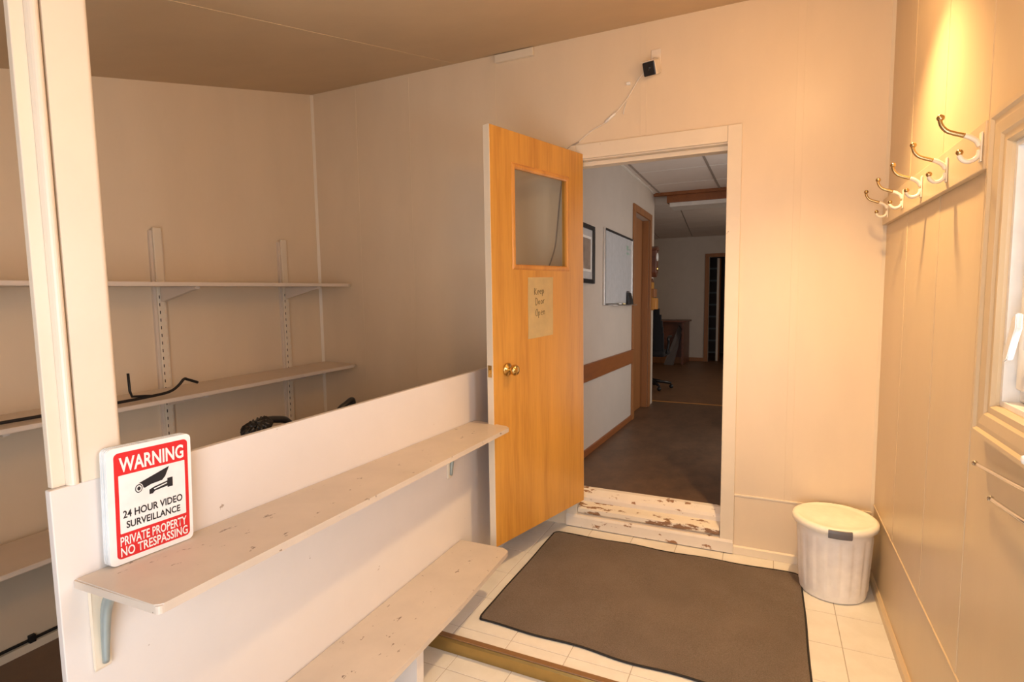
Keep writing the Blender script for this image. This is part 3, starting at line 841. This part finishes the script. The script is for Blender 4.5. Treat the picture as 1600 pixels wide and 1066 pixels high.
prof = [(.125, 0), (.132, .004), (.1345, .012), (.136, .034), (.1362, .040), (.139, .10), (.143, .17), (.147, .24), (.149, .280), (.1495, .286), (.152, .300), (.154, .318), (.160, .322), (.160, .330), (.154, .331), (.12, .330)]
fin('bin_body', lathe_bm(prof, (bx_, by_, .001), seg=154, rad=flute), 'bin', wbn, True)
lidp = [(.166, .318), (.170, .320), (.1715, .334), (.169, .343), (.160, .349), (.148, .3495), (.140, .346), (.110, .349), (.06, .354), (.02, .356), (.001, .356)]
fin('lid', lathe_bm(lidp, (bx_, by_, .001), seg=64), 'lid', wbn, True)


def handle(ang):
    b = bmesh.new(); rings = []
    for k in range(9):
        a = ang + math.radians(-15 + 30 * k / 8); c_, s_ = math.cos(a), math.sin(a)
        rings.append([b.verts.new((bx_ + c_ * r_, by_ + s_ * r_, z_)) for r_, z_ in ((.1705, .3475), (.1745, .345), (.1765, .334), (.1765, .318), (.173, .310), (.168, .312), (.1705, .320), (.1705, .334))])
    n = len(rings[0])
    for i in range(8):
        for k in range(n): b.faces.new((rings[i][k], rings[i][(k + 1) % n], rings[i + 1][(k + 1) % n], rings[i + 1][k]))
    b.faces.new(rings[0][::-1]); b.faces.new(rings[-1])
    fin('clip_handle', b, 'grey_plastic', wbn)


handle(math.radians(-88)); handle(math.radians(92))

# ---------------------------------------------------------------- ceiling downlight near the right wall
LX, LY = .165, 2.15
lz = ceil_z(LY)
dl = thing('ceiling_downlight', (LX, LY, lz - .09), 'small white ceiling lamp above the coat hooks', 'ceiling lamp')
fin('lamp_canopy', lathe_bm([(.055, .0), (.055, .012), (.03, .03)], (LX, LY, lz - .030), seg=28), 'white', dl, True)
b = bmesh.new(); seg = 32; rr_ = [(.020, -.012), (.050, -.016), (.060, -.050), (.058, -.050), (.048, -.018), (.018, -.014)]
rings = [[b.verts.new((LX + r * math.cos(2 * math.pi * k / seg), LY + r * math.sin(2 * math.pi * k / seg), lz + h)) for k in range(seg)] for r, h in rr_]
for i in range(len(rings) - 1):
    for k in range(seg): b.faces.new((rings[i][k], rings[i][(k + 1) % seg], rings[i + 1][(k + 1) % seg], rings[i + 1][k]))
fin('lamp_shade', b, 'white', dl, True)
sp = bpy.data.lights.new('downlight_bulb', 'SPOT'); sp.energy = 150; sp.color = (1, .645, .29); sp.spot_size = math.radians(106); sp.spot_blend = 1.0; sp.shadow_soft_size = .045
so = bpy.data.objects.new('downlight_bulb', sp); COL.objects.link(so); so.location = (LX, LY, lz - .055)
gp = bpy.data.lights.new('downlight_spill', 'POINT'); gp.energy = 7; gp.color = (1, .62, .28); gp.shadow_soft_size = .05
gq = bpy.data.objects.new('downlight_spill', gp); COL.objects.link(gq); gq.location = (LX, LY, lz - .10)
# unseen ceiling lamp added nearer the entrance for warm fill light
GX, GY = -.05, .95
gz_ = ceil_z(GY)
gt = thing('entrance_fill_lamp', (GX, GY, gz_ - .16), 'unseen white ceiling lamp added near the entrance for warm fill light', 'ceiling lamp')
fin('lamp_canopy', lathe_bm([(.06, 0), (.06, .012), (.05, .022)], (GX, GY, gz_ - .034), seg=28), 'white', gt, True)
sk = tube('lamp_socket', [(GX, GY, gz_ - .035), (GX, GY, gz_ - .062)], .018, 'white', gt)
gl = bpy.data.lights.new('entrance_fill_bulb', 'POINT'); gl.energy = 14; gl.color = (1, .62, .30); gl.shadow_soft_size = .05
go = bpy.data.objects.new('entrance_fill_bulb', gl); COL.objects.link(go); go.location = (GX, GY, gz_ - .13)

# ---------------------------------------------------------------- hall beyond the doorway (its floor falls slightly away)
hv = Vector((.011, 1, -.025)).normalized(); hex_ = hv.cross(Vector((0, 0, 1))).normalized(); hez = hex_.cross(hv)
HMX = Matrix((hex_, hv, hez)).transposed().to_4x4(); HMX.translation = (0, 3.06, .2)
XF = HMX
HX, HC = -1.195, 2.281
FY = 7.92
tag(box('floor_hall', HX - .1, .45, .06, 3.19, -.06, 0, 'hall_floor'), 'dark brown hall floor behind the doorway', 'floor', kind=S)
tag(box('floor_far_room', -3.6, 1.6, 3.215, FY + 2.2, -.06, -.002, 'far_floor'), 'reddish wooden floor of the far room', 'floor', kind=S)
tag(box('trim_2', HX - .1, .45, 3.19, 3.215, -.05, .004, 'oak_trim', None, .001), 'thin wooden strip between hall floor and far room floor', 'floor strip', kind=S)
DY0, DY1, DZT = 2.14, 2.80, 1.965
hwl = wall_with_hole('wall_hall_left', 'X', .058, 3.06, -.05, HC + .12, DY0, DY1, -.05, DZT, HX - .10, HX, 'hall_wall', 'grey beige left wall of the hall with whiteboard')
wall_with_hole('wall_hall_right', 'X', .06, 3.06, -.05, HC + .12, .95, 1.85, 0, 2.0, .22, .30, 'hall_wall', 'hall right wall hidden behind the doorway casing')  # opening made up so the added hall fill light can shine in
tag(box('wall_hall_room_side', -3.6, HX - .101, 2.96, 3.06, -.05, 2.45, 'hall_wall'), 'return wall of the far room beside the hall', 'wall', kind=S)
tag(box('wall_far_side', -3.7, -3.6, 2.96, FY, -.05, 2.5, 'hall_wall'), 'left side wall of the far room', 'wall', kind=S)
wall_with_hole('wall_far_other_side', 'X', 3.06, FY, -.05, 2.5, 3.8, 5.1, .8, 2.1, 1.6, 1.7, 'hall_wall', 'right side wall of the far room')  # unseen opening added only for the far room fill light
tag(box('wall_hall_return', .301, 1.6, 2.96, 3.06, -.05, 2.45, 'hall_wall'), 'right return wall of the far room', 'wall', kind=S)
wfar = wall_with_hole('wall_far', 'Y', -3.7, 1.7, -.05, 2.55, -1.135, -.30, -.05, 1.965, FY, FY + .1, 'hall_wall', 'beige far wall with wood trimmed doorway')
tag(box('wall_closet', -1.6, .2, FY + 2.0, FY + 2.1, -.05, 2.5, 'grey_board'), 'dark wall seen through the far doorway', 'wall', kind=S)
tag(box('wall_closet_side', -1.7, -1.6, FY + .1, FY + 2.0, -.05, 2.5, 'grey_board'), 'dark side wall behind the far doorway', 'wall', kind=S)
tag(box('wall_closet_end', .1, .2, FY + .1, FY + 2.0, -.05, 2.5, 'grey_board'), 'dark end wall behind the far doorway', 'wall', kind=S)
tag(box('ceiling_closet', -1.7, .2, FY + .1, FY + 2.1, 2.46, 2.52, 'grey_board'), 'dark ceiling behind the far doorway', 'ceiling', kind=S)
# suspended ceilings, each tile its own piece
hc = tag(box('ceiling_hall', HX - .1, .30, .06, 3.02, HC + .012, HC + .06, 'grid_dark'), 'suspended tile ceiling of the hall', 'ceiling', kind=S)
xs = [HX + .002, -1.130, -.530, .070, .219]; ys = [.065, .80, 1.40, 1.99, 2.575, 2.995]
for i in range(4):
    for j in range(5):
        box('ceiling_tile', xs[i] + .010, xs[i + 1] - .010, ys[j] + .006, ys[j + 1] - .006, HC, HC + .011, 'hall_ceiling', hc)
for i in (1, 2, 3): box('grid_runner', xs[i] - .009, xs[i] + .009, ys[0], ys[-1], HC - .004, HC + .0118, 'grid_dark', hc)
for j in (1, 2, 3, 4): box('grid_cross_bar', xs[0], xs[-1], ys[j] - .005, ys[j] + .005, HC - .003, HC - .0004, 'grid', hc)
box('wall_angle', HX + .001, HX + .020, .07, 2.99, HC - .006, HC - .0005, 'grid', hc)


def fz(y): return HC + .0155 * (y - 3.05)


fc = tag(prism('ceiling_far_room', [(-3.7, 3.02, fz(3.02) + .012), (-3.7, FY, fz(FY) + .012), (-3.7, FY, fz(FY) + .06), (-3.7, 3.02, fz(3.02) + .06)], (5.4, 0, 0), 'grid_dark'), 'suspended tile ceiling of the far room', 'ceiling', kind=S)
ysf = [3.06, 3.80, 4.45, 5.06, 5.68, 6.30, 6.92, 7.52, 7.91]


def lxs(k, y): return -1.066 + .60 * k - .093 * (y - 3.8)


for k in range(-4, 4):
    for j in range(8):
        y0, y1 = ysf[j] + .006, ysf[j + 1] - .006
        prism('ceiling_tile', [(max(-3.58, lxs(k, y0) + .008), y0, fz(y0)), (min(1.58, lxs(k + 1, y0) - .008), y0, fz(y0)), (min(1.58, lxs(k + 1, y1) - .008), y1, fz(y1)), (max(-3.58, lxs(k, y1) + .008), y1, fz(y1))], (0, 0, .011), 'hall_ceiling', fc)
tag(box('ceiling_beam', HX + .001, .30, 3.0, 3.06, HC - .028, HC + .010, 'rail_wood'), 'thin reddish wood trim across the hall ceiling', 'ceiling trim')
lf = thing('fluorescent_light', (-.5, 3.23, HC - .13), 'wood sided fluorescent ceiling light beyond the hall', 'ceiling light')
box('wood_side', -1.045, .15, 3.065, 3.085, HC - .098, HC - .004, 'rail_wood', lf)
box('wood_side', -1.045, .15, 3.385, 3.405, HC - .098, HC - .0, 'rail_wood', lf)
box('wood_end', -1.065, -1.0455, 3.065, 3.405, HC - .098, HC - .002, 'rail_wood', lf)
b = prism_bm([(-1.04, 3.0855, HC - .0985), (-1.04, 3.095, HC - .138), (-1.04, 3.375, HC - .138), (-1.04, 3.3845, HC - .0985)], (1.18, 0, 0)); fin('diffuser', b, 'diffuser', lf)
# rail, baseboard, hall door
tag(box('trim_3', HX + .0005, HX + .020, .07, 2.068, .546, .670, 'rail_wood', None, .002), 'reddish brown wooden chair rail on the hall wall', 'chair rail', kind=S)
tag(box('baseboard_hall', HX + .0005, HX + .014, .07, 2.066, .001, .049, 'rail_wood', None, .002), 'reddish brown baseboard of the hall wall', 'baseboard', kind=S)
tag(box('baseboard_far', -3.5, -1.212, FY - .016, FY - .0005, .0, .07, 'hall_wood', None, .002), 'wooden baseboard of the far wall', 'baseboard', kind=S)
d2 = thing('door_2', (HX, 2.47, 0), 'brown wooden side door with oak casing in the hall', 'door', kind=S)
box('casing', HX + .0005, HX + .018, 2.070, DY0, .001, 2.03, 'hall_wood', d2, .002)
box('casing', HX + .0005, HX + .018, DY1, 2.872, .001, 2.03, 'hall_wood', d2, .002)
box('head_casing', HX + .0005, HX + .018, DY0 + .0005, DY1 - .0005, DZT, 2.03, 'hall_wood', d2, .002)
box('jamb', HX - .10, HX - .0005, DY1 - .020, DY1 - .0005, .0, DZT - .001, 'hall_wood', d2)
box('jamb', HX - .10, HX - .0005, DY0 + .0005, DY0 + .020, .0, DZT - .001, 'hall_wood', d2)
box('door_panel', HX - .098, HX - .062, DY0 + .021, DY1 - .021, .003, DZT - .004, 'hall_wood', d2)
# framed picture and whiteboard
pc = thing('framed_picture', (HX, .62, 1.25), 'black framed picture with white mat on the hall wall beside the door edge', 'picture')
for (y0, y1, z0, z1) in ((.805, .838, 1.248, 1.660), (.42, .453, 1.248, 1.660), (.4535, .8045, 1.248, 1.278), (.4535, .8045, 1.630, 1.660)):
    box('frame_bar', HX + .0005, HX + .022, y0, y1, z0, z1, 'black', pc, .003)
box('mat_board', HX + .001, HX + .010, .4535, .8045, 1.2785, 1.6295, 'board_white', pc)
box('inner_bevel', HX + .0102, HX + .013, .50, .775, 1.33, 1.58, 'sign_white', pc)
box('print', HX + .0131, HX + .0142, .525, .752, 1.348, 1.562, 'picture', pc)
wbd = thing('whiteboard', (HX, 1.57, 1.09), 'aluminium framed whiteboard with green scribbles on the hall wall', 'whiteboard')
box('panel', HX + .001, HX + .012, 1.13, 2.015, 1.105, 1.675, 'board_white', wbd)
box('frame_bar', HX + .0005, HX + .018, 1.105, 1.1295, 1.09, 1.692, 'alu', wbd, .002); box('frame_bar', HX + .0005, HX + .018, 2.0155, 2.035, 1.09, 1.692, 'alu', wbd, .002)
box('frame_bar', HX + .0005, HX + .018, 1.13, 2.015, 1.6755, 1.692, 'iron', wbd, .002); box('frame_bar', HX + .0005, HX + .018, 1.13, 2.015, 1.09, 1.1045, 'alu', wbd, .002)
box('pen_tray', HX + .0185, HX + .06, 1.35, 2.03, 1.088, 1.094, 'alu', wbd, .001)
b = bmesh.new()
for z, n in ((1.585, 9), (1.545, 7), (1.605, 5)):
    pts = [(HX + .0127, 1.80 + .018 * k, z + (.009 if k % 2 else -.006) + .004 * math.sin(k * 2.3)) for k in range(n)]
    tube_bm(pts, .0016, 4, b)
fin('marker_scribble', b, 'green', wbd)
er = thing('pen_holder', (HX + .04, 1.87, 1.095), 'small black holder standing on the whiteboard tray', 'pen holder')
prism('holder', [(HX + .024, 1.80, 1.0955), (HX + .056, 1.80, 1.0955), (HX + .050, 1.80, 1.13), (HX + .030, 1.80, 1.20), (HX + .022, 1.80, 1.20)], (0, .11, 0), 'black', er, .003)
box('card', HX + .0195, HX + .0215, 1.815, 1.895, 1.10, 1.215, 'grey_board', er)
for k, (y, lab, mt2) in enumerate(((1.50, 'white marker lying on the whiteboard tray, nearest the doorway', 'white'), (1.62, 'yellowish marker lying in the middle of the whiteboard tray', 'paper'))):
    mk = thing('marker', (HX + .04, y, 1.0945), lab, 'marker', 'markers on the tray')
    tube('barrel', [(HX + .04, y - .045, 1.1015), (HX + .042, y + .030, 1.1015)], .0068, mt2, mk); tube('cap', [(HX + .042, y + .0305, 1.1015), (HX + .043, y + .055, 1.1015)], .0070, 'black', mk)
# wall clock and letter box at the wall end
ck = thing('wall_clock', (HX, 2.96, 1.39), 'dark wooden pendulum wall clock at the end of the hall wall', 'clock')
box('case', HX + .0005, HX + .055, 2.905, 3.03, 1.43, 1.67, 'dark_wood', ck, .004)
prism('crown', [(HX + .0005, 2.895, 1.6705), (HX + .0005, 3.04, 1.6705), (HX + .0005, 3.02, 1.695), (HX + .0005, 2.9675, 1.715), (HX + .0005, 2.915, 1.695)], (.06, 0, 0), 'dark_wood', ck)
prism('foot', [(HX + .0005, 2.905, 1.4295), (HX + .0005, 3.03, 1.4295), (HX + .0005, 2.9675, 1.385)], (.05, 0, 0), 'dark_wood', ck)
fin('dial', lathe_bm([(.045, 0), (.045, .004), (.04, .006)], (HX + .0552, 2.9675, 1.60), (1, 0, 0), 24), 'sign_white', ck)
fin('pendulum_bob', lathe_bm([(.02, 0), (.02, .006), (.012, .010)], (HX + .0552, 2.9675, 1.475), (1, 0, 0), 18), 'brass', ck)
lb = thing('letter_box', (HX, 2.96, 1.03), 'honey coloured wooden letter box hanging under the clock', 'letter box')
box('back_panel', HX + .0005, HX + .014, 2.90, 3.03, 1.03, 1.33, 'oak', lb)
prism('peak', [(HX + .0005, 2.90, 1.3305), (HX + .0005, 3.03, 1.3305), (HX + .0005, 2.965, 1.372)], (.0135, 0, 0), 'dark_wood', lb)
box('pocket', HX + .0145, HX + .06, 2.90, 3.03, 1.04, 1.16, 'oak_trim', lb, .003); box('pocket', HX + .0145, HX + .045, 2.90, 3.03, 1.17, 1.26, 'hall_wood', lb, .003)
# far doorway trim
ft = thing('door_frame', (-.7, FY, 0), 'wood trimmed doorway in the far wall', 'door frame', kind=S)
box('casing', -1.205, -1.135, FY - .02, FY - .0005, .001, 2.03, 'hall_wood', ft, .002); box('casing', -.30, -.23, FY - .02, FY - .0005, .001, 2.03, 'hall_wood', ft, .002)
box('head_casing', -1.1345, -.3005, FY - .02, FY - .0005, 1.966, 2.03, 'hall_wood', ft, .002)
ld = thing('step_ladder', (-1.06, FY + .5, 0), 'grey metal ladder standing in the dark far doorway', 'ladder')
for x in (-1.215, -1.03): box('rail', x - .012, x + .012, FY + .50, FY + .54, 0, 1.95, 'ladder', ld)
for k in range(8): box('rung', -1.2025, -1.0425, FY + .505, FY + .535, .12 + k * .235, .15 + k * .235, 'ladder', ld)
pp = thing('door_leaf', (-.95, FY + .12, 0), 'pale folding door panel inside the far doorway', 'door leaf')
box('panel', -1.005, -.965, FY + .12, FY + .40, .005, 1.95, 'hall_wall', pp, .003); box('edge_strip', -.9645, -.955, FY + .12, FY + .40, .005, 1.95, 'hall_wood', pp)
# dark wooden desk with a grey board leaning on it
dk = thing('desk', (-1.75, 7.45, 0), 'dark red wooden desk against the far wall', 'desk')
box('desk_top', -2.45, -1.43, 7.10, 7.88, .765, .795, 'dark_wood', dk, .004)
box('side_panel', -1.50, -1.465, 7.14, 7.86, 0, .7645, 'dark_wood', dk); box('side_panel', -2.42, -2.385, 7.14, 7.86, 0, .7645, 'dark_wood', dk)
box('modesty_panel', -2.3845, -1.5005, 7.30, 7.33, .12, .7645, 'dark_wood', dk); box('plinth', -2.3845, -1.5005, 7.31, 7.34, 0, .1195, 'hall_wood', dk)
tag(prism('leaning_board', [(-1.56, 7.28, .70), (-1.50, 7.28, .60), (-1.62, 7.06, .0), (-1.78, 7.06, .0)], (-.01, -.02, 0), 'grey_board'), 'grey board leaning against the dark desk', 'board')
# black office chair just past the wall end
oc = thing('office_chair', (-1.440, 4.1, 0), 'black office chair partly hidden by the hall wall end', 'chair', rz=0)
b = box_bm(-1.660, -1.220, 3.92, 4.38, .43, .50, .03, 3); fin('seat', b, 'black_fabric', oc)
b = bmesh.new()
for k in range(7):
    t = k / 6; z = .50 + .46 * t; w_ = .20 - .05 * t ** 3; yb = 3.98 - .05 * t
    box_bm(-1.440 - w_, -1.440 + w_, yb - .02, yb + .025, z, z + .078, bm=b)
fin('backrest', b, 'black_fabric', oc)
tube('gas_post', [(-1.440, 4.15, .10), (-1.440, 4.15, .43)], .026, 'black', oc)
for k in range(5):
    a = math.radians(90 + 72 * k); ex_, ey_ = -1.440 + .27 * math.cos(a), 4.15 + .27 * math.sin(a)
    lg = tube('base_leg', [(-1.440, 4.15, .11), (ex_, ey_, .07)], [.026, .016], 'black', oc); ball('caster', (ex_, ey_, .028), .027, 'black', lg)
tube('armrest', spline([(-1.210, 4.02, .47), (-1.185, 4.02, .60), (-1.195, 4.02, .67), (-1.195, 4.25, .68)], 5), .016, 'black', oc); tube('armrest', spline([(-1.670, 4.02, .47), (-1.695, 4.02, .60), (-1.685, 4.02, .67), (-1.685, 4.25, .68)], 5), .016, 'black', oc)
XF = Matrix.Identity(4)
